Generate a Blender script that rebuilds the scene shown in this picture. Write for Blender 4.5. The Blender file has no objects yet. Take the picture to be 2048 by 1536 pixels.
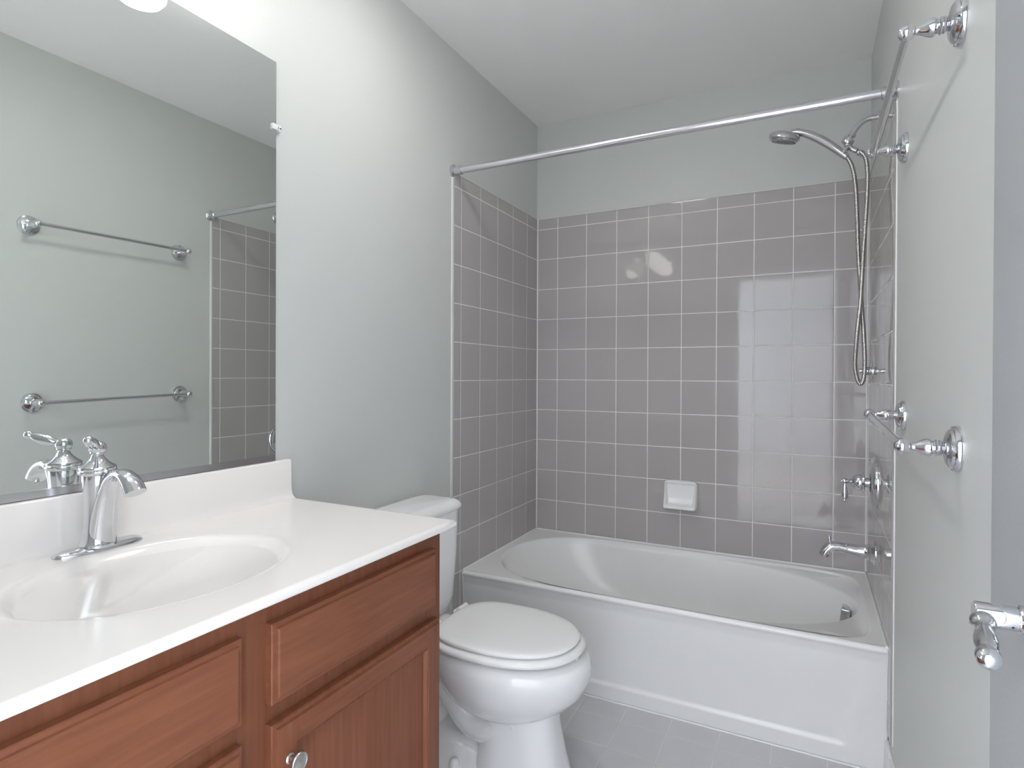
import bpy, bmesh, math, random
from mathutils import Vector, Matrix
random.seed(7)
PI = math.pi
SC = bpy.context.scene
COL = SC.collection

# ------------------------------------------------------------------ camera, exposure, world, big lights
W, D, H = 1.4817, 2.7549, 2.488          # room: x 0..W, y 0..D, z 0..H
CAM = Vector((1.2607, 0.0, 1.1995))
yaw, pitch, roll, FPX, SY = .4709, .005, .0042, 1163.386, -13.52
fw = Vector((-math.sin(yaw) * math.cos(pitch), math.cos(yaw) * math.cos(pitch), -math.sin(pitch)))
rt = Vector((math.cos(yaw), math.sin(yaw), 0)); up = rt.cross(fw)
R_ = rt * math.cos(roll) + up * math.sin(roll); U_ = -rt * math.sin(roll) + up * math.cos(roll)
cd = bpy.data.cameras.new('camera'); cam = bpy.data.objects.new('camera', cd); COL.objects.link(cam)
M = Matrix((R_, U_, -fw)).transposed().to_4x4(); M.translation = CAM
cam.matrix_world = M
cd.sensor_width = 36; cd.lens = FPX / 2048 * 36; cd.shift_y = SY / 2048; cd.clip_start = .01
SC.camera = cam

SC.view_settings.view_transform = 'Standard'; SC.view_settings.look = 'None'
SC.view_settings.gamma = 1; SC.view_settings.use_curve_mapping = False
SC.view_settings.exposure = 0.55
SC.cycles.max_bounces = 12; SC.cycles.diffuse_bounces = 8; SC.cycles.glossy_bounces = 8
SC.cycles.sample_clamp_indirect = 6

BULB = 3.6            # vanity lamp shades
DAY = 440
FILL = 26.0  # strength of the added overhead fill, out of view
#            # daylight through the next room's window
wd = bpy.data.worlds.new('world'); SC.world = wd; wd.use_nodes = True
wd.node_tree.nodes['Background'].inputs[0].default_value = (.62, .76, 1, 1)
wd.node_tree.nodes['Background'].inputs[1].default_value = 1.2
ld = bpy.data.lights.new('window_daylight', 'AREA'); ld.shape = 'RECTANGLE'; ld.size = 1.7; ld.size_y = 1.4
ld.energy = DAY; ld.color = (.88, .935, 1)
lo = bpy.data.objects.new('window_daylight', ld); COL.objects.link(lo)
lo.location = (-1.37, -1.75, 1.5); lo.rotation_euler = (0, -PI / 2, 0)


# ------------------------------------------------------------------ materials
def mat(name, col, rough=.5, metal=0, spec=.5, coat=0, noise=None, bump=None, emit=None):
    m = bpy.data.materials.new(name); m.use_nodes = True
    nt = m.node_tree; b = nt.nodes['Principled BSDF']
    b.inputs['Base Color'].default_value = (*col, 1); b.inputs['Roughness'].default_value = rough
    b.inputs['Metallic'].default_value = metal; b.inputs['Specular IOR Level'].default_value = spec
    b.inputs['Coat Weight'].default_value = coat; b.inputs['Coat Roughness'].default_value = .05
    tc = nt.nodes.new('ShaderNodeTexCoord')
    if noise:                                    # (scale, amount): gentle mottling of the thing's own colour
        n = nt.nodes.new('ShaderNodeTexNoise'); n.inputs['Scale'].default_value = noise[0]; n.inputs['Detail'].default_value = 3
        mx = nt.nodes.new('ShaderNodeMix'); mx.data_type = 'RGBA'
        mx.inputs['A'].default_value = (*[c * (1 - noise[1]) for c in col], 1)
        mx.inputs['B'].default_value = (*[min(1, c * (1 + noise[1])) for c in col], 1)
        nt.links.new(tc.outputs['Object'], n.inputs['Vector']); nt.links.new(n.outputs['Fac'], mx.inputs['Factor'])
        nt.links.new(mx.outputs['Result'], b.inputs['Base Color'])
    if bump:                                     # (scale, strength, distance)
        n = nt.nodes.new('ShaderNodeTexNoise'); n.inputs['Scale'].default_value = bump[0]; n.inputs['Detail'].default_value = 2
        bp = nt.nodes.new('ShaderNodeBump'); bp.inputs['Strength'].default_value = bump[1]; bp.inputs['Distance'].default_value = bump[2]
        nt.links.new(tc.outputs['Object'], n.inputs['Vector']); nt.links.new(n.outputs['Fac'], bp.inputs['Height'])
        nt.links.new(bp.outputs['Normal'], b.inputs['Normal'])
    if emit:
        b.inputs['Emission Color'].default_value = (*emit[0], 1); b.inputs['Emission Strength'].default_value = emit[1]
    return m


def wood(name, axis, dark=1.0):
    m = bpy.data.materials.new(name); m.use_nodes = True
    nt = m.node_tree; b = nt.nodes['Principled BSDF']; L = nt.links.new
    tc = nt.nodes.new('ShaderNodeTexCoord'); mp = nt.nodes.new('ShaderNodeMapping')
    s = [26, 26, 26]; s[axis] = 1.6
    mp.inputs['Scale'].default_value = s
    n = nt.nodes.new('ShaderNodeTexNoise'); n.inputs['Scale'].default_value = 3.2; n.inputs['Detail'].default_value = 6; n.inputs['Distortion'].default_value = .5
    n2 = nt.nodes.new('ShaderNodeTexNoise'); n2.inputs['Scale'].default_value = 7; n2.inputs['Detail'].default_value = 2
    r = nt.nodes.new('ShaderNodeValToRGB')
    r.color_ramp.elements[0].position = .30; r.color_ramp.elements[0].color = (.192 * dark, .068 * dark, .034 * dark, 1)
    r.color_ramp.elements[1].position = .68; r.color_ramp.elements[1].color = (.245 * dark, .091 * dark, .048 * dark, 1)
    mx = nt.nodes.new('ShaderNodeMix'); mx.data_type = 'RGBA'; mx.blend_type = 'MULTIPLY'; mx.inputs['Factor'].default_value = .35
    r2 = nt.nodes.new('ShaderNodeValToRGB'); r2.color_ramp.elements[0].color = (.84, .78, .74, 1); r2.color_ramp.elements[1].color = (1, 1, 1, 1)
    r2.color_ramp.elements[0].position = .3; r2.color_ramp.elements[1].position = .65
    L(tc.outputs['Object'], mp.inputs['Vector']); L(mp.outputs['Vector'], n.inputs['Vector']); L(tc.outputs['Object'], n2.inputs['Vector'])
    L(n.outputs['Fac'], r.inputs['Fac']); L(n2.outputs['Fac'], r2.inputs['Fac'])
    L(r.outputs['Color'], mx.inputs['A']); L(r2.outputs['Color'], mx.inputs['B']); L(mx.outputs['Result'], b.inputs['Base Color'])
    b.inputs['Roughness'].default_value = .40; b.inputs['Specular IOR Level'].default_value = .3
    return m


M_wall = mat('sage paint', (.600, .616, .597), .42, spec=.35, bump=(260, .06, .002))
M_ceil = mat('ceiling paint', (.90, .89, .885), .8, spec=.2, bump=(300, .05, .002))
M_tile = mat('grey glazed tile', (.445, .42, .415), .045, spec=.46, bump=(14, .035, .004))
M_grout = mat('pale grout', (.84, .83, .81), .7)
M_ftile = mat('grey floor tile', (.55, .54, .56), .22, spec=.5, noise=(9, .05))
M_fgrout = mat('floor grout', (.60, .60, .60), .7)
M_trim = mat('white trim paint', (.80, .80, .80), .35)
M_caulk = mat('white caulk', (.82, .82, .82), .35)
M_chrome = mat('polished chrome', (.70, .71, .74), .05, 1)
M_chromeb = mat('brushed chrome', (.66, .66, .68), .16, 1)
M_hose = mat('steel hose', (.50, .485, .465), .16, 1)
M_nickel = mat('satin nickel', (.66, .65, .63), .22, 1)
M_dark = mat('dark rubber', (.03, .03, .03), .5)
M_porc = mat('white porcelain', (.88, .88, .885), .08, coat=.3)
M_seat = mat('white toilet seat plastic', (.89, .885, .88), .18)
M_tub = mat('white tub enamel', (.83, .825, .82), .24, coat=.05)
M_marble = mat('cultured marble', (.89, .85, .825), .15, coat=.12, noise=(5, .012))
M_mirror = mat('mirror silvering', (.86, .90, .88), 0.0, 1)
M_gedge = mat('mirror glass edge', (.18, .28, .25), .15)
M_clip = mat('clear plastic clip', (.75, .77, .77), .12)
M_door = mat('painted door', (.40, .42, .435), .38, bump=(170, .25, .001))
M_shade = mat('lit frosted glass', (.9, .9, .9), .3, emit=((1, .965, .92), BULB))
M_fill = mat('fill light glow', (.9, .9, .9), .4, emit=((1, .98, .95), FILL))  # glow of the added overhead fill
M_woodh = wood('cherry wood across', 1)
M_woodv = wood('cherry wood upright', 2)
M_woodf = wood('cherry wood frame', 2, .88)
M_carpet = mat('beige carpet', (.42, .40, .37), .9)
M_room = mat('bedroom paint', (.60, .61, .64), .8)
M_cavity = mat('dark grout joint', (.05, .045, .04), .8)
m = bpy.data.materials.new('window glass'); m.use_nodes = True
b = m.node_tree.nodes['Principled BSDF']; b.inputs['Transmission Weight'].default_value = 1; b.inputs['Roughness'].default_value = 0; b.inputs['IOR'].default_value = 1.45
M_glass = m


# ------------------------------------------------------------------ mesh helpers (all coordinates in metres, world space)
def wloc(o):
    v = Vector((0, 0, 0))
    while o:
        v += o.location; o = o.parent
    return v


def obj(name, bm, mats, parent=None, sharp=35, smooth=True):
    if not isinstance(mats, (list, tuple)): mats = [mats]
    bmesh.ops.recalc_face_normals(bm, faces=bm.faces)
    me = bpy.data.meshes.new(name)
    if parent is not None:
        o_ = wloc(parent)
    else:
        xs = [v.co for v in bm.verts]
        o_ = Vector(((min(c.x for c in xs) + max(c.x for c in xs)) / 2, (min(c.y for c in xs) + max(c.y for c in xs)) / 2, min(c.z for c in xs)))
    bmesh.ops.translate(bm, verts=bm.verts, vec=-o_)
    bm.to_mesh(me); bm.free()
    for m_ in mats: me.materials.append(m_)
    if smooth:
        for p in me.polygons: p.use_smooth = True
        if sharp: me.set_sharp_from_angle(angle=math.radians(sharp))
    o = bpy.data.objects.new(name, me); COL.objects.link(o)
    if parent is not None: o.parent = parent
    else: o.location = o_
    return o


def thing(name, loc, label, cat, group=None):
    o = bpy.data.objects.new(name, None); COL.objects.link(o); o.location = loc; o.empty_display_size = .05
    o['label'] = label; o['category'] = cat
    if group: o['group'] = group
    return o


def tag(o, label, cat, group=None):
    o['label'] = label; o['category'] = cat
    if group: o['group'] = group
    return o


def struct(o):
    o['kind'] = 'structure'; return o


def BM(): return bmesh.new()


def box(bm, x0, x1, y0, y1, z0, z1, bev=0, seg=2, mi=0):
    vs = [bm.verts.new((x, y, z)) for x in (x0, x1) for y in (y0, y1) for z in (z0, z1)]
    fs = [bm.faces.new([vs[i] for i in q]) for q in ((0, 1, 3, 2), (4, 6, 7, 5), (0, 4, 5, 1), (2, 3, 7, 6), (0, 2, 6, 4), (1, 5, 7, 3))]
    for f in fs: f.material_index = mi
    if bev:
        es = list({e for f in fs for e in f.edges})
        bmesh.ops.bevel(bm, geom=es, offset=bev, segments=seg, profile=.6, affect='EDGES')
    return bm


def frame_of(d):
    d = Vector(d).normalized()
    a = Vector((0, 0, 1)) if abs(d.z) < .9 else Vector((1, 0, 0))
    u = d.cross(a).normalized(); v = d.cross(u).normalized()
    return d, u, v


def loft(bm, rings, cap0=True, cap1=True, mi=0, closed=True):
    vr = [[bm.verts.new(p) for p in r] for r in rings]
    n = len(vr[0])
    for a, b_ in zip(vr, vr[1:]):
        for i in range(n if closed else n - 1):
            j = (i + 1) % n
            f = bm.faces.new((a[i], a[j], b_[j], b_[i])); f.material_index = mi
    if cap0: bm.faces.new(vr[0][::-1]).material_index = mi
    if cap1: bm.faces.new(vr[-1]).material_index = mi
    return vr


def lathe(bm, prof, o, d, seg=32, mi=0, cap0=True, cap1=True):
    """prof: (radius, distance along d)"""
    d, u, v = frame_of(d); o = Vector(o)
    rings = []
    for r, h in prof:
        r = max(r, 1e-5)
        rings.append([o + d * h + (u * math.cos(2 * PI * i / seg) + v * math.sin(2 * PI * i / seg)) * r for i in range(seg)])
    loft(bm, rings, cap0, cap1, mi)


def catmull(pts, n=8):
    P = [Vector(p) for p in pts]; out = []
    for i in range(len(P) - 1):
        p0 = P[max(i - 1, 0)]; p1 = P[i]; p2 = P[i + 1]; p3 = P[min(i + 2, len(P) - 1)]
        for k in range(n):
            t = k / n
            out.append(.5 * ((2 * p1) + (p2 - p0) * t + (2 * p0 - 5 * p1 + 4 * p2 - p3) * t * t + (3 * p1 - p0 - 3 * p2 + p3) * t ** 3))
    out.append(P[-1]); return out


def sweep(bm, pts, ru, rv=None, side=None, seg=16, mi=0, cap=True):
    """elliptic tube; ru along 'side', rv across it; lists interpolated over the path"""
    rv = rv or ru
    N = len(pts)
    def val(a, t):
        if not isinstance(a, (list, tuple)): return a
        x = t * (len(a) - 1); i = min(int(x), len(a) - 2); return a[i] + (a[i + 1] - a[i]) * (x - i)
    rings = []; u = None
    for i, p in enumerate(pts):
        d = (pts[min(i + 1, N - 1)] - pts[max(i - 1, 0)]).normalized()
        if side is not None:
            u = Vector(side) - d * Vector(side).dot(d); u.normalize()
        elif u is None: u = frame_of(d)[1]
        else:
            u = (u - d * u.dot(d)).normalized()
        v = d.cross(u); t = i / (N - 1)
        a, c = val(ru, t), val(rv, t)
        rings.append([p + u * math.cos(2 * PI * k / seg) * a + v * math.sin(2 * PI * k / seg) * c for k in range(seg)])
    loft(bm, rings, cap, cap, mi)


def ball(bm, c, r, seg=24, sx=(1, 1, 1)):
    n = seg // 2
    prof = [(r * math.sin(PI * i / n), -r * math.cos(PI * i / n)) for i in range(n + 1)]
    k = len(bm.verts); lathe(bm, prof, (0, 0, 0), (0, 0, 1), seg)
    bm.verts.ensure_lookup_table()
    for v in bm.verts[k:]: v.co = Vector((v.co.x * sx[0], v.co.y * sx[1], v.co.z * sx[2])) + Vector(c)


def sgn(a): return -1 if a < 0 else 1


def oval(xcL, aL, xcR, aR, yc, b_, nL=2, nR=2, z=0, N=97):
    """closed outline: two superellipse halves joined by straight sides"""
    out = []
    for i in range(N + 1):
        t = -PI / 2 + PI * (i + .5) / (N + 1); c, s = max(math.cos(t), 0), math.sin(t)
        out.append(Vector((xcR + aR * max(c, 0) ** (2 / nR), yc + b_ * sgn(s) * abs(s) ** (2 / nR), z)))
    for i in range(N + 1):
        t = PI / 2 + PI * (i + .5) / (N + 1); c, s = max(-math.cos(t), 0), math.sin(t)
        out.append(Vector((xcL - aL * c ** (2 / nL), yc + b_ * sgn(s) * abs(s) ** (2 / nL), z)))
    return out


def rect_ring(x0, x1, y0, y1, z=0, N=97, r=0):
    out = []; xm = (x0 + x1) / 2; ym = (y0 + y1) / 2
    for h in (0, 1):
        for i in range(N + 1):
            t = -PI / 2 + PI * h + PI * (i + .5) / (N + 1); c, s = math.cos(t), math.sin(t)
            k = 1 / max(abs(c), abs(s))
            x = xm + c * k * (x1 - x0) / 2; y = ym + s * k * (y1 - y0) / 2
            if r:
                cx = min(max(x, x0 + r), x1 - r); cy = min(max(y, y0 + r), y1 - r)
                dx, dy = x - cx, y - cy; L = math.hypot(dx, dy)
                if abs(dx) > 1e-9 and abs(dy) > 1e-9: x, y = cx + dx / L * r, cy + dy / L * r
            out.append(Vector((x, y, z)))
    return out


# ------------------------------------------------------------------ tiled surfaces
def tile_panel(name, parent, us, vs, P, thick=.007, gw=.0032, mats=None, rise=.0007, bull=(0, 0, 0, 0)):
    """us, vs: joint positions; P(u, v, h) gives the point h in front of the wall. bull: rounded outer edge left/right/bottom/top"""
    bm = BM(); g = thick - rise
    u0, u1, v0, v1 = us[0], us[-1], vs[0], vs[-1]
    def quad(a, b_, c, d, mi):
        f = bm.faces.new((a, b_, c, d)); f.material_index = mi
    V = lambda u, v, h: bm.verts.new(P(u, v, h))
    # grout bed
    a = [V(u0, v0, g), V(u1, v0, g), V(u1, v1, g), V(u0, v1, g)]
    quad(*a, 1)
    for i in range(len(us) - 1):
        for j in range(len(vs) - 1):
            e = [us[i] + gw / 2, us[i + 1] - gw / 2, vs[j] + gw / 2, vs[j + 1] - gw / 2]
            if i == 0 and bull[0]: e[0] = u0 + .006
            if i == len(us) - 2 and bull[1]: e[1] = u1 - .006
            if j == len(vs) - 2 and bull[3]: e[3] = v1 - .0015
            if e[1] - e[0] < .004 or e[3] - e[2] < .004: continue
            dh = [random.uniform(-.00012, .00012) for _ in range(4)]
            prev = None
            for ins, h in ((0, g), (.0003, g + rise * .6), (.0010, g + rise * .93), (.0022, thick), (.0045, thick)):
                ring = [V(e[0] + ins, e[2] + ins, h), V(e[1] - ins, e[2] + ins, h), V(e[1] - ins, e[3] - ins, h), V(e[0] + ins, e[3] - ins, h)]
                if prev:
                    for k in range(4): quad(prev[k], prev[(k + 1) % 4], ring[(k + 1) % 4], ring[k], 0)
                prev = ring
            quad(*prev, 0)
    # rounded outer edges running down to the wall
    def edge(pa, pb, du, dv):
        rings = []
        for k in range(6):
            t = PI / 2 * k / 5; off = .0075 * math.sin(t) - .0075; h = (thick + .0006) * math.cos(t) 
            rings.append([V(pa[0] - du * off, pa[1] - dv * off, h), V(pb[0] - du * off, pb[1] - dv * off, h)])
        for r1, r2 in zip(rings, rings[1:]): quad(r1[0], r1[1], r2[1], r2[0], 0)
    for flag, (pa, pb, du, dv) in zip(bull, (((u0, v0), (u0, v1), 1, 0), ((u1, v0), (u1, v1), -1, 0), ((u0, v0), (u1, v0), 0, 1), ((u0, v1), (u1, v1), 0, -1))):
        if flag: edge(pa, pb, -du * -1, -dv * -1)
        else:
            q = [V(pa[0], pa[1], 0), V(pb[0], pb[1], 0), V(pb[0], pb[1], g), V(pa[0], pa[1], g)]; quad(*q, 0)
    me = bpy.data.meshes.new(name); o_ = wloc(parent)
    bmesh.ops.translate(bm, verts=bm.verts, vec=-o_)
    bm.to_mesh(me); bm.free()
    for m_ in (mats or (M_tile, M_grout)): me.materials.append(m_)
    for p in me.polygons: p.use_smooth = True
    o = bpy.data.objects.new(name, me); COL.objects.link(o); o.parent = parent
    return o


# ------------------------------------------------------------------ room shell
T = .12
wall_left = struct(obj('wall_left', box(BM(), -T, 0, -T, D + T, 0, H), M_wall, smooth=False))
wall_back = struct(obj('wall_back', box(BM(), 0, W, D, D + T, 0, H), M_wall, smooth=False))
wall_right = struct(obj('wall_right', box(BM(), W, W + T, -T, D + T, 0, H), M_wall, smooth=False))
bm = BM(); box(bm, 0, .70, -T, 0, 0, H); box(bm, 1.43, W, -T, 0, 0, H); box(bm, .70, 1.43, -T, 0, 2.05, H)
wall_front = struct(obj('wall_front', bm, M_wall, smooth=False))
ceiling = struct(obj('ceiling', box(BM(), -T, W + T, -T, D + T, H, H + .1), M_ceil, smooth=False))

PT = .1545; X0 = .1199; Z0 = .5551; ZT = 2.0021
floor = struct(obj('floor', box(BM(), -T, W + T, -T, D + T, -.12, -.008), M_fgrout, smooth=False))
fx = [0] + [.5303 + .158 * k - .158 * 3 for k in range(0, 9)] + [W]; fx = [u for u in fx if 0 <= u <= W]
fy = sorted([1.9615 + .1565 * k for k in range(-13, 1)] + [0, 2.09]); fy = [v for v in fy if 0 <= v]
ftile = tile_panel('floor_tile', floor, fx, fy, lambda u, v, h: (u, v, -.008 + h), thick=.008, rise=.0007, gw=.003, mats=(M_ftile, M_fgrout))

rows = [.4006 - PT * 2, .4006 - PT] + [.4006 + PT * k for k in range(0, 11)] + [ZT]
rows = [z for z in rows if z >= 0]
rows_hi = [z for z in rows if z >= .40]; rows_full = [0.012] + rows if rows[0] > .02 else rows
cols = [0] + [X0 + PT * k for k in range(9)] + [W]
tile_panel('tile_panel', wall_back, cols, rows_hi, lambda u, v, h: (u, D - h, v), bull=(0, 0, 0, 1))
yl = .1309
sideL = [D, *[D - yl - PT * k for k in range(5)], 1.945][::-1]
sideR = [D, *[D - yl - PT * k for k in range(5)], 1.955][::-1]
tile_panel('tile_panel', wall_left, sideL, rows_full, lambda u, v, h: (h, u, v), bull=(1, 0, 0, 1))
tile_panel('tile_panel', wall_right, sideR, [z for z in [.15] + rows if z >= .15], lambda u, v, h: (W - h, u, v), bull=(1, 0, 0, 1))

# baseboards
bb = BM(); box(bb, W - .014, W, .84, 1.95, 0, .115, .003); box(bb, W - .012, W, 1.95, 2.055, 0, .115, .003)
obj('baseboard_right', bb, M_trim)['kind'] = 'structure'
bb = BM(); box(bb, 0, .014, 1.13, 1.944, 0, .125, .003)
obj('baseboard_left', bb, M_trim)['kind'] = 'structure'

# door frame and open door on the right
bm = BM()
box(bm, .64, .70, 0, .016, 0, 2.11, .003); box(bm, .64, 1.475, 0, .016, 2.05, 2.11, .003)
box(bm, .685, .70, -T - .01, 0, 0, 2.05); box(bm, .70, 1.43, -T - .01, 0, 2.035, 2.05)
struct(obj('trim_1', bm, M_trim))
door = struct(obj('door_1', box(BM(), 1.445, 1.478, .012, .8275, .012, 2.03, .002), M_door))
NZ = .985; NY = .660
bm = BM(); lathe(bm, [(.026, 0), (.026, .003), (.022, .005), (.0135, .0055), (.0125, .0065), (.0125, .0165), (.0115, .0178)], (1.445, NY, NZ), (-1, 0, 0), 40)
obj('handle_rose', bm, M_chrome, door)
bm = BM(); lathe(bm, [(.0098, .016), (.0098, .0185), (.0108, .019), (.0108, .0480), (.0100, .0492), (0, .0492)], (1.445, NY, NZ), (-1, 0, 0), 40)
neck = obj('handle_neck', bm, M_chrome, door)
bm = BM(); lathe(bm, [(0, 0), (.0010, 0.0001), (.0010, .0003)], (1.4215, NY - .0096, NZ - .0049), (0, -.89, -.45), 12)
obj('set_screw', bm, M_dark, neck)
bm = BM()
a, b_ = Vector((1.4010, .655, .9825)), Vector((1.3890, .578, .9735)); d = (b_ - a)
lathe(bm, [(0, 0), (.0080, .001), (.0098, .006), (.0098, .010), (.0080, .0145), (.0060, .018), (.0062, .023), (.0078, .033), (.0088, .043), (.0084, .052), (.0070, .0585), (.0064, .061), (.0078, .0625), (.0090, .067), (.0088, .072), (.0066, .077), (.003, .0795), (0, .080)], a, d, 32)
obj('handle_lever', bm, M_chrome, door)

# ------------------------------------------------------------------ the room beyond the doorway (where the daylight comes from)
bm = BM(); box(bm, -1.4, 3.2, -3.6, -T, -.12, -.005)
struct(obj('floor_2', bm, M_carpet, smooth=False))
bm = BM(); box(bm, -1.4, 3.2, -3.6, -T, H, H + .1); struct(obj('ceiling_2', bm, M_ceil, smooth=False))
struct(obj('wall_far', box(BM(), -1.4, 3.2, -3.72, -3.6, 0, H), M_room, smooth=False))
bm = BM()
box(bm, -1.52, -1.4, -3.72, -2.62, 0, H); box(bm, -1.52, -1.4, -.88, -T, 0, H); box(bm, -1.52, -1.4, -2.62, -.88, 0, .78); box(bm, -1.52, -1.4, -2.62, -.88, 2.22, H)
struct(obj('wall_west', bm, M_room, smooth=False))
struct(obj('wall_east', box(BM(), 3.2, 3.32, -3.72, -T, 0, H), M_room, smooth=False))
bm = BM(); box(bm, -1.4, -.121, -T - .05, -T, 0, H); box(bm, W + T + .001, 3.2, -T - .05, -T, 0, H)
struct(obj('wall_middle', bm, M_room, smooth=False))
bm = BM()
for y in (-2.62, -1.78, -.94): box(bm, -1.46, -1.40, y, y + .06, .78, 2.22)
for z in (.78, 1.47, 2.16): box(bm, -1.458, -1.402, -2.62, -.88, z, z + .06)
win = struct(obj('window_1', bm, M_trim, smooth=False))
obj('window_pane', box(BM(), -1.435, -1.431, -2.61, -.89, .79, 2.21), M_glass, win, smooth=False)

# ------------------------------------------------------------------ bathtub
tub = thing('bathtub', (W / 2, 2.4, 0), 'white alcove bathtub with an oval basin and flat panelled apron, set between the tiled walls', 'bathtub')
ZR = .3995; YF = 2.016
bm = BM(); N = 97
x0, x1, y1 = .002, W - .002, D - .0085
rim0 = rect_ring(x0, x1, YF + .014, y1, ZR, N)
lipo = oval(.49, .438, 1.0, .438, 2.3775, .3375, 2.4, 7, ZR, N)
def ins(r, k, dz, c=Vector((.74, 2.38, 0))):
    out = []
    for p in r:
        q = p.copy(); v = Vector((p.x - c.x, p.y - c.y, 0)); L = v.length
        q -= v / L * k; q.z = p.z + dz; out.append(q)
    return out
rings = [rim0, ins(lipo, -.012, 0), ins(lipo, -.004, -.0008), lipo and ins(lipo, 0, -.0035), ins(lipo, .006, -.010)]
B = lambda xcL, aL, xcR, aR, yc, hb, z, nL=2.4, nR=2.5: oval(xcL, aL, xcR, aR, yc, hb, nL, nR, z, N)
rings += [B(.49, .432, .90, .522, 2.378, .3300, ZR - .0125, 2.4, 2.15), B(.49, .429, .90, .517, 2.378, .3255, ZR - .0185, 2.4, 2.1), B(.49, .425, .90, .514, 2.378, .3215, ZR - .029, 2.4, 2.1),
          B(.49, .414, .90, .510, 2.378, .315, .345, 2.4, 2.1), B(.50, .385, .90, .506, 2.378, .304, .29, 2.4, 2.15), B(.52, .345, .90, .495, 2.378, .29, .22, 2.4, 2.2),
          B(.54, .30, .92, .465, 2.378, .275, .16, 2.4, 2.4), B(.57, .25, .92, .44, 2.378, .25, .12, 2.3, 2.3), B(.60, .20, .92, .38, 2.378, .20, .104, 2.2, 2.2), B(.68, .10, .92, .20, 2.378, .10, .098, 2, 2)]
loft(bm, rings, False, True)
# apron with a shallow recessed panel
def sm(a, b_, x):
    t = min(1, max(0, (x - a) / (b_ - a))); return t * t * (3 - 2 * t)
xs = [x0 + (x1 - x0) * i / 170 for i in range(171)]
zs = [ZR - .0001] + [ZR - .014 + .014 * math.cos(t * PI / 2 / 6) - .0001 for t in range(1, 7)] + [ZR - .014 - (ZR - .0145) * k / 90 for k in range(1, 91)]
def yap(x, z):
    base = YF + .005 + (ZR - z) * .105
    edge_ = 0
    if z > ZR - .014: edge_ = .014 * (1 - math.sqrt(max(0, 1 - ((z - ZR + .014) / .014) ** 2))) 
    right = 1.362 + (z - .075) * .16
    m_ = sm(.055, .068, z) * sm(.10, .112, x) * (1 - sm(right, right + .008, x))
    fade = 1 - .92 * sm(.13, .34, z)
    dip = .0090 * m_ * fade
    # soft overhang below the rim
    base += .0045 * sm(ZR - .02, ZR - .055, z)
    return base + edge_ + dip
g = [[bm.verts.new((x, yap(x, z) - (.005 if z > ZR - .014 else .005 * (1 - min(1, (ZR - .014 - z) / .01))), z)) for x in xs] for z in zs]
for i in range(len(zs) - 1):
    for j in range(len(xs) - 1): bm.faces.new((g[i][j], g[i][j + 1], g[i + 1][j + 1], g[i + 1][j]))
obj('tub_shell', bm, M_tub, tub, sharp=50)
bm = BM()   # overflow plate
c = Vector((1.3960, 2.440, .325))
box(bm, -.031, .031, -.024, .006, -.030, .030, .004, 3)
bmesh.ops.rotate(bm, verts=bm.verts, cent=(0, 0, 0), matrix=Matrix.Rotation(-PI / 2 - .12, 3, 'Z'))
bmesh.ops.rotate(bm, verts=bm.verts, cent=(0, 0, 0), matrix=Matrix.Rotation(.10, 3, 'Y'))
bmesh.ops.translate(bm, verts=bm.verts, vec=c); obj('overflow_plate', bm, M_chromeb, tub)
bm = BM(); lathe(bm, [(.034, 0), (.034, .002), (.026, .004), (.024, .002), (0, .002)], (1.18, 2.378, .098), (0, 0, 1)); obj('tub_drain', bm, M_chrome, tub)
bm = BM()
for p in ([(.0100, YF + .005, ZR + .002), (.0100, D - .0117, ZR + .002), (W - .0100, D - .0117, ZR + .002), (W - .0100, YF + .005, ZR + .002)],
          ): 
    for a, b_ in zip(p, p[1:]): sweep(bm, [Vector(a), (Vector(a) + Vector(b_)) / 2, Vector(b_)], .0042, seg=8)
for x in (.0085, W - .0085): sweep(bm, [Vector((x, YF + .004, ZR)), Vector((x, YF + .022, .2)), Vector((x, 2.062, .004))], .003, seg=8)
sweep(bm, [Vector((.01, YF + .0455, .002)), Vector((.7, YF + .0455, .002)), Vector((W - .01, YF + .0455, .002))], .0032, seg=8)
obj('caulk_line', bm, M_caulk, tub)
bm = BM()
for x in (.0085, W - .0085): sweep(bm, [Vector((x, D - .0085, ZR + .008)), Vector((x, D - .0085, 1.2)), Vector((x, D - .0085, ZT))], .0038, seg=8)
obj('corner_caulk', bm, M_caulk, wall_back)
for wl, x, y, za in ((wall_left, .0012, 1.9445, .02), (wall_right, W - .0012, 1.9545, .15)):
    bm = BM(); sweep(bm, [Vector((x, y, za)), Vector((x, y, 1.2)), Vector((x, y, ZT))], .0024, seg=8); obj('edge_caulk', bm, M_caulk, wl)

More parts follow.
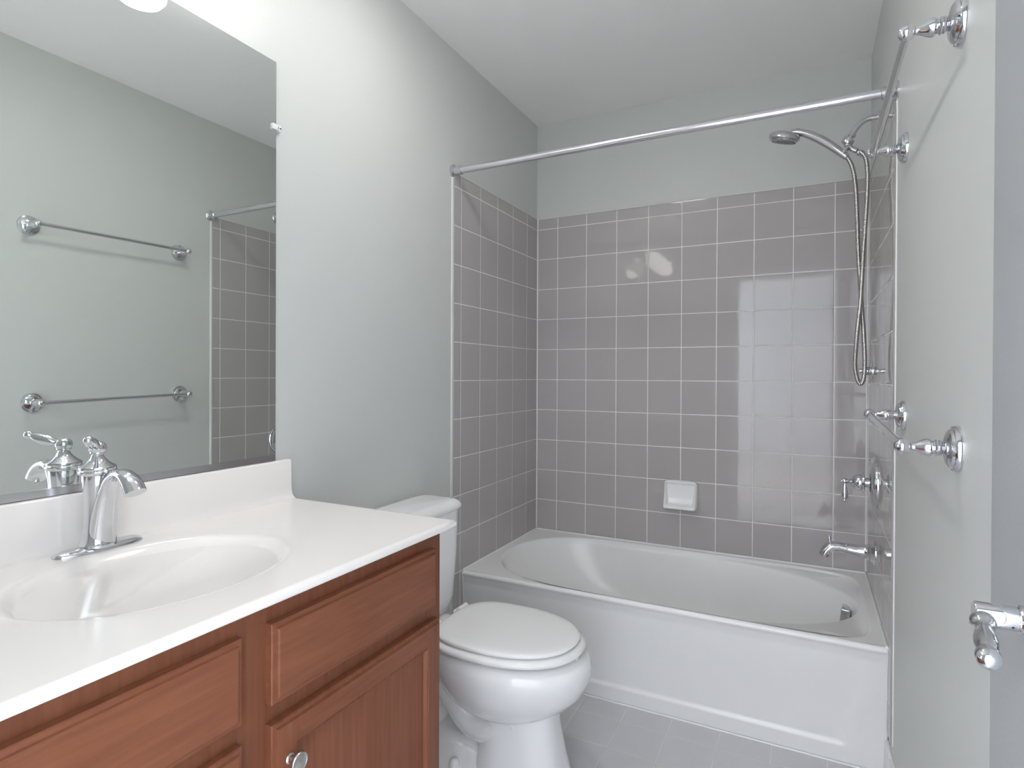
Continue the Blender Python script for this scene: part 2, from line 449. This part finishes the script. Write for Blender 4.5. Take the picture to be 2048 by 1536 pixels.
# ------------------------------------------------------------------ soap dish (built on the back wall's tiles)
bm = BM(); yb = D - .0068
sx0, sx1, sz0, sz1 = .664, .818, .588, .713
nx, nz = 90, 60
def rr(x, z, r):   # inside distance of a rounded rectangle
    qx = abs(x - (sx0 + sx1) / 2) - (sx1 - sx0) / 2 + r; qz = abs(z - (sz0 + sz1) / 2) - (sz1 - sz0) / 2 + r
    return -(math.hypot(max(qx, 0), max(qz, 0)) + min(max(qx, qz), 0) - r)
def soap(u, v):
    # square -> rounded rectangle
    a, c_ = 2 * u - 1, 2 * v - 1
    m_ = max(abs(a), abs(c_)) or 1e-6; L = ((abs(a / m_) ** 7 + abs(c_ / m_) ** 7) ** (1 / 7)) or 1
    x = (sx0 + sx1) / 2 + a / L * (sx1 - sx0) / 2; z = (sz0 + sz1) / 2 + c_ / L * (sz1 - sz0) / 2
    dist = rr(x, z, .014); t = (z - sz0) / (sz1 - sz0)
    rim = .020 + .046 * (1 - t) ** 1.3
    outer = rim * math.sqrt(max(0, 1 - (1 - min(1, dist / .012)) ** 2))
    wr = .007 + .013 * (1 - t) ** 2; inner = sm(wr, wr + .008, dist)
    t2 = min(1, max(0, (t - .13) / .75))
    floor_ = .009 + .012 * (1 - sm(.0, .35, t2))
    h = outer * (1 - inner) + min(outer, floor_) * inner
    if .05 < t < .17 and abs(x - .741) < .055: h += .0006 * math.sin(x * 2 * PI / .0115)
    return Vector((x, yb - h, z - .006 * (h / .06)))
g = [[bm.verts.new(soap(i / nx, j / nz)) for i in range(nx + 1)] for j in range(nz + 1)]
for j in range(nz):
    for i in range(nx): bm.faces.new((g[j][i], g[j][i + 1], g[j + 1][i + 1], g[j + 1][i]))
tag(obj('soap_dish', bm, M_porc, sharp=60), 'small white ceramic soap dish set into the grey back wall tiles', 'soap dish')

# ------------------------------------------------------------------ shower fittings on the right wall
WT = W - .007
yS = 2.37
t = thing('shower_pipe', (W, yS, 2.09), 'bent chrome shower arm with swivel holder, coming out of the wall above the tiles', 'shower arm')
bm = BM(); lathe(bm, [(.030, 0), (.030, .002), (.026, .007), (.016, .012), (.011, .013)], (W, yS, 2.09), (-1, 0, 0)); obj('flange', bm, M_chrome, t)
bm = BM(); sweep(bm, catmull([(W, yS, 2.095), (1.462, yS, 2.096), (1.440, yS, 2.094), (1.420, yS, 2.083), (1.404, yS, 2.064), (1.394, yS, 2.046)], 6), .0088, seg=20); obj('arm', bm, M_chromeb, t)
dn = Vector((-.55, 0, -.83)).normalized(); p0 = Vector((1.3955, yS, 2.049))
bm = BM(); lathe(bm, [(0, 0), (.0125, 0), (.0125, .009), (.008, .010), (.008, .013), (.012, .015), (.0185, .018), (.0195, .024), (.0195, .034), (.017, .038), (.010, .040), (0, .040)], p0, dn); 
hold = obj('swivel_nut', bm, M_chromeb, t)
bm = BM(); sweep(bm, [Vector((1.381, yS, 2.026)), Vector((1.3815, yS, 2.014)), Vector((1.3825, yS, 2.003))], [.012, .0135, .011], seg=20)
sweep(bm, [Vector((1.384, yS, 2.006)), Vector((1.394, yS, 1.998)), Vector((1.4085, yS - .004, 1.9868))], [.008, .009, .009], seg=16)
for q in (-1, 1):
    sweep(bm, catmull([(1.3815, yS + q * .006, 2.009), (1.378, yS + q * .0155, 2.002), (1.371, yS + q * .0182, 1.992), (1.364, yS + q * .0178, 1.982)], 5), [.005, .0035, .0035, .003], [.007, .006, .006, .005], side=(0, 1, 0), seg=12)
obj('cradle', bm, M_chromeb, t)

t = thing('hand_shower', (1.18, yS, 2.06), 'chrome hand shower with round head and long ribbed steel hose', 'hand shower')
bm = BM()
hx = Vector((1.1775, yS, 2.078)); ax = Vector((.27, -.20, 1)).normalized()
lathe(bm, [(0, -.016), (.044, -.016), (.049, -.014), (.051, -.009), (.0545, -.006), (.0545, .001), (.052, .006), (.044, .0125), (.030, .018), (.014, .0205), (0, .021)], hx, ax, 48)
head = obj('spray_head', bm, M_chromeb, t)
bm = BM(); lathe(bm, [(0, 0), (.044, 0), (.044, .0015), (0, .0015)], hx - ax * .0175, ax, 48)
for r, n in ((.036, 18), (.025, 12), (.013, 6)):
    for k in range(n):
        q = hx - ax * .0175 + Vector((r * math.cos(2 * PI * k / n), r * math.sin(2 * PI * k / n), -.27 * r * math.cos(2 * PI * k / n) + .20 * r * math.sin(2 * PI * k / n))); lathe(bm, [(.0022, 0), (.0018, .003), (0, .003)], q, -ax, 8)
obj('spray_plate', bm, mat('grey rubber nozzles', (.25, .25, .26), .4), head)
bm = BM(); sweep(bm, catmull([(1.200, yS, 2.090), (1.228, yS, 2.086), (1.262, yS, 2.070), (1.300, yS, 2.044), (1.335, yS, 2.014), (1.366, yS, 1.984), (1.376, yS, 1.973)], 6), [.018, .015, .0145, .015, .0145, .0125, .0115], [.010, .012, .0145, .0155, .0145, .0125, .0115], side=(0, 1, 0), seg=24)
obj('handle', bm, M_chromeb, t)
bm = BM(); box(bm, 1.218, 1.224, yS - .005, yS + .005, 2.096, 2.1005, .001); box(bm, 1.2255, 1.229, yS - .004, yS + .004, 2.094, 2.0995, .001)
obj('spray_switch', bm, M_dark, head)
HP = [(1.3737, 1.9835), (1.3938, 1.9397), (1.4049, 1.8714), (1.4109, 1.7566), (1.4154, 1.6318), (1.4222, 1.5175), (1.4272, 1.4297), (1.4322, 1.3596), (1.4356, 1.2897), (1.4367, 1.2285), (1.4332, 1.1883), (1.4243, 1.1708), (1.4152, 1.1847), (1.4073, 1.2286), (1.4085, 1.2901), (1.414, 1.369), (1.4211, 1.4475), (1.4251, 1.5348), (1.429, 1.6306), (1.4357, 1.7537), (1.4401, 1.8663), (1.4376, 1.9328), (1.4300, 1.963), (1.4180, 1.9785)]
nH = len(HP)
def hy(i):       # the two strands pass behind each other where they cross
    return yS + .012 * math.cos(PI * i / (nH - 1)) - .004
cp = catmull([(x, hy(i), z) for i, (x, z) in enumerate(HP)], 24)
acc = [0]
for a, b_ in zip(cp, cp[1:]): acc.append(acc[-1] + (b_ - a).length)
step = .0014; n = int(acc[-1] / step); pts = []; j = 0
for i in range(n + 1):
    s = i * step
    while j < len(acc) - 2 and acc[j + 1] < s: j += 1
    pts.append(cp[j].lerp(cp[j + 1], min(1, (s - acc[j]) / max(1e-9, acc[j + 1] - acc[j]))))
rad = [.0076 if (i % 4) in (1, 2) else .0067 for i in range(len(pts))]
bm = BM(); sweep(bm, pts, rad, seg=12); obj('hose', bm, M_hose, t, sharp=None)
bm = BM()
lathe(bm, [(.0095, 0), (.0105, .003), (.0105, .016), (.0085, .020)], (1.4115, hy(nH - 1) + .012, 1.9825), (.80, 0, -.45), 20)
obj('hose_nut', bm, M_chromeb, t)
bm = BM(); lathe(bm, [(.0095, 0), (.0105, .003), (.0105, .010), (.0085, .013)], (1.371, hy(0) - .004, 1.982), (.42, 0, -.9), 20)
obj('hose_nut', bm, M_chromeb, t)

t = thing('shower_wall_hook', (WT, 2.56, 1.2178), 'small round chrome wall hook on the right wall tiles behind the hose loop', 'wall hook')
bm = BM(); lathe(bm, [(.032, 0), (.032, .0015), (.028, .003), (.013, .004)], (WT, 2.56, 1.2178), (-1, 0, 0)); obj('hook_plate', bm, M_chrome, t)
bm = BM(); lathe(bm, [(.013, .003), (.0155, .008), (.0155, .018), (.012, .020), (.008, .021), (.008, .034), (.0095, .036), (.0095, .042), (0, .043)], (WT, 2.56, 1.2178), (-1, 0, 0), 24); obj('hook_peg', bm, M_chrome, t)

vy, vz = 2.405, .8215
t = thing('shower_valve', (WT, vy, vz), 'large round chrome shower valve plate with small drop lever above the tub spout', 'shower valve')
bm = BM(); lathe(bm, [(.092, 0), (.092, .004), (.089, .0085), (.080, .011), (.076, .011), (.071, .015), (.056, .0195), (.030, .022), (.019, .023)], (WT, vy, vz), (-1, 0, 0), 64); obj('escutcheon', bm, M_chrome, t)
bm = BM(); lathe(bm, [(.0165, .018), (.0165, .040)], (WT, vy, vz), (-1, 0, 0), 24); obj('valve_stem', bm, M_nickel, t)
bm = BM(); lathe(bm, [(.030, .034), (.0355, .037), (.0345, .0405), (.0290, .043), (.0300, .048), (.0285, .056), (.023, .066), (.0135, .074), (.0075, .077), (.0075, .079), (.0095, .0805), (.0075, .083), (.0062, .086), (.0095, .090), (.0105, .0945), (.009, .099), (.004, .1015), (.003, .104), (.0032, .106), (0, .107)], (WT, vy, vz), (-1, 0, 0), 36)
hd = obj('valve_handle', bm, M_chrome, t)
bm = BM(); lathe(bm, [(.005, .004), (.0058, .010), (.0068, .020), (.0100, .040), (.0112, .052), (.0100, .061), (.0060, .064), (.0040, .066), (.0048, .069), (.003, .073), (0, .074)], (WT - .0945, vy, vz), (0, 0, -1), 24); obj('valve_lever', bm, M_chrome, hd)

sy_, sz_ = 2.42, .572
t = thing('tub_spout', (WT, sy_, sz_), 'chrome bathtub spout with a lift knob on top, below the round valve', 'bath spout')
bm = BM()
lathe(bm, [(.043, 0), (.043, .002), (.0385, .006), (.033, .0115), (.030, .015), (.031, .018), (.0285, .021), (.0255, .024), (.0235, .034)], (WT, sy_, sz_), (-1, 0, 0), 40)
obj('spout_collar', bm, M_chrome, t)
bm = BM(); sweep(bm, catmull([(WT - .020, sy_, sz_), (WT - .05, sy_, sz_ + .001), (WT - .085, sy_, sz_ + .004), (WT - .115, sy_, sz_ + .006), (WT - .138, sy_, sz_ + .002), (WT - .153, sy_, sz_ - .014), (WT - .159, sy_, sz_ - .030)], 7), [.0240, .0210, .0195, .0200, .0215, .0215, .0205], [.0240, .0210, .0185, .0180, .0190, .0180, .0165], side=(0, 1, 0), seg=32)
obj('spout_body', bm, M_chrome, t)
bm = BM(); lathe(bm, [(.0055, 0), (.004, .003), (.003, .007), (.0035, .010), (.005, .012), (.006, .016), (.0048, .0195), (.003, .021), (.0033, .0235), (.002, .026), (0, .0265)], (WT - .140, sy_, sz_ + .0185), (-.05, 0, 1), 24); obj('diverter_knob', bm, M_chrome, t)

# ------------------------------------------------------------------ curtain rod
ry, rz = 1.955, 2.0035
t = thing('shower_curtain_rod', (W / 2, ry, rz), 'straight silver shower curtain rod spanning the alcove above the tub front', 'curtain rod')
bm = BM(); sweep(bm, [Vector((.03, ry, rz)), Vector((W / 2, ry, rz)), Vector((W - .03, ry, rz))], .0132, seg=32); obj('rod_tube', bm, mat('satin aluminium rod', (.80, .80, .84), .17, 1), t)
for s, x in ((1, 0.0), (-1, W)):
    bm = BM(); lathe(bm, [(.0275, 0), (.0275, .004), (.023, .008), (.018, .010), (.0165, .011), (.0165, .040), (.0138, .042)], (x, ry, rz + .0), (s, 0, 0), 32); obj('rod_flange', bm, M_chrome, t)

# ------------------------------------------------------------------ towel bars
def towel_bar(ya, za, yb_, zb, label):
    t = thing('towel_bar', (W, (ya + yb_) / 2, (za + zb) / 2), label, 'towel bar', 'towel bars on the right wall')
    xb = W - .0765
    for (y, z) in ((ya, za), (yb_, zb)):
        bm = BM()
        lathe(bm, [(.0385, 0), (.0385, .005), (.0365, .009), (.033, .0098), (.0315, .0135), (.025, .0175), (.016, .0195), (.0105, .021)], (W, y, z), (-1, 0, 0), 48)
        rs = obj('rosette', bm, M_chrome, t)
        bm = BM()
        lathe(bm, [(.0105, .019), (.0095, .0215), (.0130, .0240), (.0135, .0260), (.0120, .0275), (.0140, .0290), (.0145, .0310), (.0115, .0330), (.0110, .0345), (.0130, .0365), (.0152, .0400), (.0148, .0440), (.0120, .0510), (.0085, .0575), (.0066, .0625), (.0062, .0660), (.0068, .0680)], (W, y, z), (-1, 0, 0), 32)
        obj('post', bm, M_chrome, t)
        bm = BM(); ball(bm, (xb, y, z), .0140, 28); obj('end_ball', bm, M_chrome, t)
    bm = BM(); sweep(bm, [Vector((xb, ya, za)), Vector((xb, (ya + yb_) / 2, (za + zb) / 2)), Vector((xb, yb_, zb))], .0072, seg=24); obj('bar', bm, M_chromeb, t)
towel_bar(1.174, 1.776, 1.785, 1.7835, 'upper chrome towel bar on the pale green wall, near the ceiling')
towel_bar(1.184, 1.080, 1.790, 1.0985, 'lower chrome towel bar on the pale green wall, beside the shower valve')

# ------------------------------------------------------------------ mirror
t = thing('wall_mirror', (.003, .58, .975), 'large frameless rectangular mirror above the sink backsplash', 'mirror')
MY0, MY1, MZ0, MZ1 = .06, 1.0875, .981, 2.020
bm = BM(); box(bm, .0008, .0055, MY0, MY1, MZ0, MZ1)
bm.faces.ensure_lookup_table()
for f in bm.faces: f.material_index = 1
for f in bm.faces:
    if f.calc_center_median().x > .005: f.material_index = 0
obj('mirror_glass', bm, [M_mirror, M_gedge], t, smooth=False)
bm = BM(); pr_ = [(.0006, .9695), (.008, .9695), (.008, .984), (.0058, .984), (.0058, .975), (.0006, .975)]
loft(bm, [[Vector((x, MY0, z)) for x, z in pr_], [Vector((x, MY1 - .002, z)) for x, z in pr_]], True, True); obj('bottom_channel', bm, M_chromeb, t, smooth=False)
t = thing('mirror_clip', (.006, 1.0875, 1.848), 'tiny clear plastic clip holding the right edge of the mirror', 'mirror clip')
bm = BM(); lathe(bm, [(.009, 0), (.009, .009), (.006, .0105), (0, .0105)], (.0, 1.0955, 1.8475), (1, 0, 0), 20)
box(bm, .0058, .0105, 1.073, 1.094, 1.8405, 1.8555, .002); obj('clip_body', bm, M_clip, t)
bm = BM(); lathe(bm, [(.0022, 0), (.002, .001), (0, .001)], (.0105, 1.0975, 1.8475), (1, 0, 0), 12); obj('clip_screw', bm, M_dark, t)

# ------------------------------------------------------------------ vanity light (seen in the mirror and in the tiles)
t = thing('vanity_light', (0, .60, 2.16), 'row of lit white glass lamps above the mirror, one bowl reflected at its top', 'wall light')
bm = BM(); box(bm, 0, .022, .33, .87, 2.115, 2.205, .006, 3); obj('back_plate', bm, M_chrome, t)
for y in (.39, .605, .82):
    bm = BM(); sweep(bm, catmull([(.02, y, 2.16), (.08, y, 2.185), (.125, y, 2.175), (.148, y, 2.15), (.150, y, 2.10)], 5), .006, seg=12); obj('lamp_arm', bm, M_chrome, t)
    bm = BM(); lathe(bm, [(0, 0), (.030, .002), (.045, .009), (.055, .022), (.0575, .040), (.056, .062), (.054, .080), (.056, .100), (.061, .112), (.058, .112), (.052, .098), (.050, .080), (.052, .060), (.0535, .040), (.050, .024), (.040, .012), (0, .006)], (.150, y, 2.062), (0, 0, 1), 36)
    obj('glass_shade', bm, M_shade, t)

t = thing('fill_light', (.53, 1.29, H - .04), 'shallow round fill light added out of view high above the toilet', 'fill light')  # fixture added out of view to light lid and counter from above
bm = BM(); lathe(bm, [(.135, 0), (.135, .014), (.128, .019), (.118, .021)], (.53, 1.29, H), (0, 0, -1), 48); obj('fill_base', bm, M_nickel, t)
bm = BM(); lathe(bm, [(.124, .018), (.124, .024), (.112, .031), (.085, .036), (.045, .0385), (0, .039)], (.53, 1.29, H), (0, 0, -1), 48); obj('fill_disc', bm, M_fill, t)

# ------------------------------------------------------------------ vanity top with basin
t = thing('countertop', (.27, .62, .848), 'off-white one-piece vanity countertop with a moulded oval sink and backsplash', 'countertop')
ZC = .866; CX1, CY0, CY1 = .545, .095, 1.128
bm = BM(); N = 73
r_out = rect_ring(.0215, CX1, CY0, CY1, ZC, N)
def edge_ring(k, z): return rect_ring(.0215 + (k - .005 if k > .005 else 0), CX1 - k, CY0 + k, CY1 - k, z, N)
sc = Vector((.277, .615, 0)); sa, sb = .171, .217
def el(ka, kb, z, dx=0, n=2.05):
    r = oval(sc.x + dx, ka, sc.x + dx, ka, sc.y, kb, n, n, z, N)
    return r
bot = .849
rings = [edge_ring(.004, bot), edge_ring(.0008, bot + .002), edge_ring(0, bot + .005), edge_ring(0, ZC - .006), edge_ring(.0015, ZC - .0025), edge_ring(.005, ZC), edge_ring(.010, ZC), edge_ring(.016, ZC),
         el(sa + .036, sb + .036, ZC), el(sa + .016, sb + .016, ZC), el(sa + .007, sb + .007, ZC - .0004), el(sa + .001, sb + .001, ZC - .0020), el(sa - .005, sb - .005, ZC - .0058), el(sa - .013, sb - .014, ZC - .014),
         el(sa - .024, sb - .028, ZC - .028), el(sa - .038, sb - .048, ZC - .050), el(sa - .055, sb - .072, ZC - .075), el(sa - .080, sb - .105, ZC - .100), el(sa - .115, sb - .150, ZC - .118), el(.024, .024, ZC - .126)]
loft(bm, rings, True, True)
obj('counter_slab', bm, M_marble, t, sharp=60)
bm = BM()     # backsplash with a cove at its foot
prof = [(.0005, .850), (.0005, .966), (.002, .968), (.017, .968), (.0195, .9665), (.0205, .964), (.0215, .905), (.0225, .890), (.0245, .880), (.0275, .8735), (.0325, .8685), (.038, .8662), (.038, .8600), (.0215, .850)]
ra = [Vector((x, CY0, z)) for x, z in prof]; rc = [Vector((x, CY1 - .0015, z)) for x, z in prof]
loft(bm, [ra, rc], True, True); obj('backsplash', bm, M_marble, t, sharp=40)
bm = BM(); lathe(bm, [(.022, 0), (.022, .0015), (.017, .003), (.016, .001), (.015, .0035), (0, .005)], (sc.x, sc.y, ZC - .1255), (0, 0, 1)); obj('sink_drain', bm, M_chrome, t)

# ------------------------------------------------------------------ faucet
fy_, fx_ = .628, .0645
t = thing('sink_faucet', (fx_, fy_, ZC), 'chrome single-lever bathroom faucet with arched spout standing behind the sink', 'faucet')
bm = BM()
def fp(k, z): return oval(fx_ + .0, .0255 - k, fx_ + .0, .0255 - k, fy_, .078 - k, 2.3, 2.3, z, 41)
loft(bm, [fp(0, ZC + .0003), fp(0, ZC + .0025), fp(.0012, ZC + .0045), fp(.004, ZC + .0068), fp(.010, ZC + .0095), fp(.018, ZC + .0115), fp(.0255, ZC + .0120)], True, True)
obj('base_plate', bm, M_chrome, t)
bm = BM(); lathe(bm, [(.0300, .008), (.0300, .012), (.0270, .016), (.0245, .030), (.0225, .055), (.0215, .080), (.0222, .100), (.0245, .120), (.0258, .136), (.0262, .146)], (fx_, fy_ - .004, ZC), (0, 0, 1), 40)
obj('faucet_body', bm, M_chrome, t)
bm = BM(); lathe(bm, [(.0262, .150), (.0300, .1515), (.0318, .1545), (.0318, .1585), (.0300, .1605), (.0308, .1630), (.0305, .1655), (.0270, .1685), (.0200, .1730), (.0140, .1790), (.0110, .1840), (.0095, .1880), (.0105, .1900), (.0125, .1905), (.0125, .1935), (.0140, .1960), (.0148, .2010), (.0135, .2065), (.0095, .2110), (.0045, .2130), (0, .2135)], (fx_, fy_ - .004, ZC - .009), (0, 0, 1), 40)
obj('handle_cap', bm, M_chrome, t)
bm = BM(); hub = Vector((fx_, fy_ - .004, ZC + .190)); tip = hub + Vector((.047, -.040, .022))
dv = (tip - hub)
L = dv.length; dv.normalize()
lathe(bm, [(.006, .004), (.0055, .012), (.0075, .017), (.0095, .026), (.0105, .036), (.0098, .046), (.0075, .054), (.0055, .0575), (.0062, .0590), (.0078, .0620), (.0080, .0655), (.0065, .0690), (.003, .0712), (0, .0716)], hub, dv, 28)
obj('lever', bm, M_chrome, t)
bm = BM(); sweep(bm, catmull([(fx_ + .004, fy_, ZC + .010), (fx_ + .010, fy_, ZC + .040), (fx_ + .019, fy_, ZC + .080), (fx_ + .031, fy_, ZC + .115), (fx_ + .047, fy_, ZC + .138), (fx_ + .067, fy_, ZC + .1475), (fx_ + .088, fy_, ZC + .143), (fx_ + .104, fy_, ZC + .130), (fx_ + .114, fy_, ZC + .116)], 6),
                     [.0265, .0245, .0210, .0170, .0150, .0150, .0165, .0180, .0185], [.0235, .0190, .0150, .0115, .0095, .0090, .0105, .0140, .0165], side=(0, 1, 0), seg=32)
obj('spout', bm, M_chrome, t)
bm = BM(); lathe(bm, [(.003, 0), (.003, .012), (.006, .014), (.006, .019), (0, .022)], (.0435, fy_ + .034, ZC + .0135), (0, 0, 1), 16); obj('lift_rod', bm, M_chrome, t)

# ------------------------------------------------------------------ vanity cabinet
t = thing('vanity_cabinet', (.27, .61, 0), 'reddish-brown cherry wood vanity cabinet under the white sink countertop', 'vanity cabinet')
VY0, VY1, XF = .115, 1.1135, .510
bm = BM()
box(bm, .002, .4895, VY0, VY0 + .016, .10, .847); box(bm, .002, .4895, VY1 - .017, VY1 - .001, .10, .847); box(bm, .002, .010, VY0 + .016, VY1 - .017, .10, .70)
box(bm, .002, .4895, VY0 + .016, VY1 - .017, .10, .116); box(bm, .002, .43, VY0 + .01, VY1 - .01, 0, .10); obj('cabinet_body', bm, M_woodv, t, smooth=False)
bm = BM()
for a, c_ in ((VY0, VY0 + .045), (.5805, .6335), (VY1 - .036, VY1)): box(bm, .49, XF, a, c_, .10, .848, .0008, 1)
for a, c_ in ((.80, .848), (.640, .680), (.10, .145)):
    box(bm, .49, XF - .0004, VY0 + .045, .5805, a, c_); box(bm, .49, XF - .0004, .6335, VY1 - .036, a, c_)
obj('face_frame', bm, M_woodf, t, smooth=False)
def front(bm, y0, y1_, z0, z1):
    """flat drawer front with a stepped, eased edge"""
    lay = [(.0, .0), (.0, .0125), (.0015, .0145), (.0075, .0150), (.0085, .0185), (.0110, .0200)]
    rings = [[Vector((XF + h, a, c_)) for a, c_ in ((y0 + k, z0 + k), (y1_ - k, z0 + k), (y1_ - k, z1 - k), (y0 + k, z1 - k))] for k, h in lay]
    loft(bm, rings, True, True)
for y0, y1_ in ((.145, .5795), (.632, 1.0775)):
    bm = BM(); front(bm, y0, y1_, .6835, .8105); obj('drawer_front', bm, M_woodh, t, sharp=25)
def door_(y0, y1_, z0, z1, side):
    bm = BM(); st = .054
    def rg(k, h): return [Vector((XF + h, a, c_)) for a, c_ in ((y0 + k, z0 + k), (y1_ - k, z0 + k), (y1_ - k, z1 - k), (y0 + k, z1 - k))]
    loft(bm, [rg(0, 0), rg(0, .0125), rg(.0015, .0150), (rg(.0070, .0155)), rg(.0085, .0195), rg(.010, .0200), rg(st - .008, .0200), rg(st - .0065, .0180), rg(st - .005, .0195), rg(st - .003, .0190), rg(st, .0125), rg(st + .001, .0110)], True, True)
    dr = obj('cabinet_door', bm, M_woodv, t, sharp=25)
    # rails carry the grain sideways, let in between the stiles
    for za in (z0, z1 - st):
        bm = BM(); box(bm, XF + .0195, XF + .02012, y0 + st, y1_ - st, za + .011, za + st - .009)
        obj('door_rail', bm, M_woodh, dr, smooth=False)
    ky = y0 + .030 if side < 0 else y1_ - .030
    bm = BM(); lathe(bm, [(.0085, 0), (.0085, .002), (.006, .004), (.0055, .014), (.0085, .017), (.0150, .0185), (.0163, .0205), (.0163, .0225), (.0150, .0245), (.0125, .0253), (.0115, .0247), (0, .0268)], (XF + .0195, ky, z1 - .0645), (1, 0, 0), 36)
    obj('knob', bm, M_nickel, dr)
door_(.632, 1.090, .128, .6525, -1); door_(.130, .5795, .128, .6525, 1)

# ------------------------------------------------------------------ toilet
TY = 1.550
t = thing('toilet', (.35, TY, 0), 'white two-piece toilet with closed lid between the vanity and the bathtub', 'toilet')
N = 41
def eg(xb, xf, hw, z, n1=2.2, n2=2.0, mid=.52, yc=TY):
    xc = xb + (xf - xb) * mid
    return oval(xc, xc - xb, xc, xf - xc, yc, hw, n1, n2, z, N)
bm = BM()
loft(bm, [eg(.33, .53, .070, .190), eg(.305, .575, .098, .205), eg(.28, .620, .124, .228), eg(.255, .664, .148, .258), eg(.235, .698, .168, .295), eg(.222, .715, .180, .335), eg(.215, .718, .183, .365), eg(.215, .710, .179, .384), eg(.225, .690, .168, .395), eg(.25, .65, .14, .3985)], True, True)
bowl = obj('bowl', bm, M_porc, t, sharp=60)
bm = BM()      # front column of the pedestal
loft(bm, [eg(.37, .668, .106, .0, 3, 2.6, .5), eg(.37, .664, .104, .012, 3, 2.6, .5), eg(.385, .640, .093, .10, 3, 2.6, .5), eg(.395, .622, .084, .19, 3, 2.6, .5), eg(.395, .62, .082, .25, 3, 2.6, .5)], True, True)
obj('pedestal', bm, M_porc, t, sharp=60)
bm = BM()      # trapway and foot behind it
sweep(bm, catmull([(.52, TY, .20), (.44, TY, .155), (.36, TY, .150), (.29, TY, .215), (.235, TY, .275), (.19, TY, .24), (.18, TY, .14), (.18, TY, .03)], 6), [.085, .085, .080, .078, .078, .072, .078, .085], [.06, .058, .055, .052, .052, .050, .052, .055], side=(0, 1, 0), seg=28)
loft(bm, [eg(.12, .46, .122, .0, 3, 3), eg(.12, .46, .122, .018, 3, 3), eg(.125, .45, .115, .030, 3, 3), eg(.14, .42, .095, .045, 2.6, 2.6), eg(.15, .40, .075, .075, 2.4, 2.4), eg(.18, .36, .05, .10, 2.2, 2.2)], True, True)
obj('trapway', bm, M_porc, t, sharp=60)
bm = BM(); loft(bm, [eg(.035, .30, .10, .31, 4, 3), eg(.03, .31, .112, .335, 4, 3), eg(.03, .315, .115, .372, 4, 3), eg(.035, .31, .11, .384, 4, 3)], True, True); obj('tank_shelf', bm, M_porc, t, sharp=60)
for s in (-1, 1):
    bm = BM(); ball(bm, (.335, TY + s * .098, .046), .016, 20, (1, 1, 1.2)); obj('bolt_cap', bm, M_porc, t)
def tk(x0_, x1_, hw, z, r): return rect_ring(x0_, x1_, TY - hw, TY + hw, z, N, r)
bm = BM(); loft(bm, [tk(.055, .150, .142, .384, .030), tk(.040, .166, .155, .392, .034), tk(.032, .178, .164, .44, .036), tk(.026, .186, .170, .58, .036), tk(.022, .190, .175, .735, .036)], True, True)
obj('tank', bm, M_porc, t, sharp=60)
bm = BM(); loft(bm, [tk(.018, .194, .178, .735, .038), tk(.012, .200, .184, .742, .040), tk(.012, .200, .184, .752, .040), tk(.018, .193, .177, .762, .038), tk(.028, .182, .166, .7685, .036), tk(.045, .165, .15, .7705, .03)], True, True)
obj('tank_lid', bm, M_porc, t, sharp=60)
bm = BM(); lathe(bm, [(.012, 0), (.012, .006), (.006, .010), (.006, .016)], (.189, TY - .12, .685), (1, 0, 0), 20); sweep(bm, [Vector((.205, TY - .12, .685)), Vector((.208, TY - .09, .682)), Vector((.208, TY - .055, .678))], [.006, .006, .008], seg=14); obj('flush_lever', bm, M_chrome, t)
def so(x0_, x1_, hw, z, nb=3.2, nf=2.15): 
    xc = .452; return oval(xc, xc - x0_, xc, x1_ - xc, TY, hw, nb, nf, z, N)
bm = BM(); loft(bm, [so(.262, .684, .172, .4065), so(.254, .693, .1790, .4085), so(.250, .698, .182, .4145), so(.252, .696, .1805, .4205), so(.262, .686, .172, .4250)], True, True); obj('seat_ring', bm, M_seat, t, sharp=60)
bm = BM(); loft(bm, [so(.266, .668, .157, .4295), so(.260, .678, .1665, .4312), so(.258, .681, .168, .4355), so(.260, .679, .167, .4395), so(.268, .672, .160, .4425), so(.29, .65, .14, .4438), so(.34, .60, .09, .4450), so(.42, .50, .03, .4454)], True, True); obj('seat_lid', bm, M_seat, t, sharp=60)
for s in (-1, 1):
    bm = BM(); box(bm, .228, .262, TY + s * .078 - .022, TY + s * .078 + .022, .404, .428, .006, 3); lathe(bm, [(.0085, 0), (.0085, .05)], (.252, TY + s * .078 - .025, .432), (0, 1, 0), 16); obj('seat_hinge', bm, M_seat, t)
bm = BM(); box(bm, .664, .690, TY - .016, TY - .004, .3975, .4067, .001); obj('seat_bumper', bm, M_seat, t)
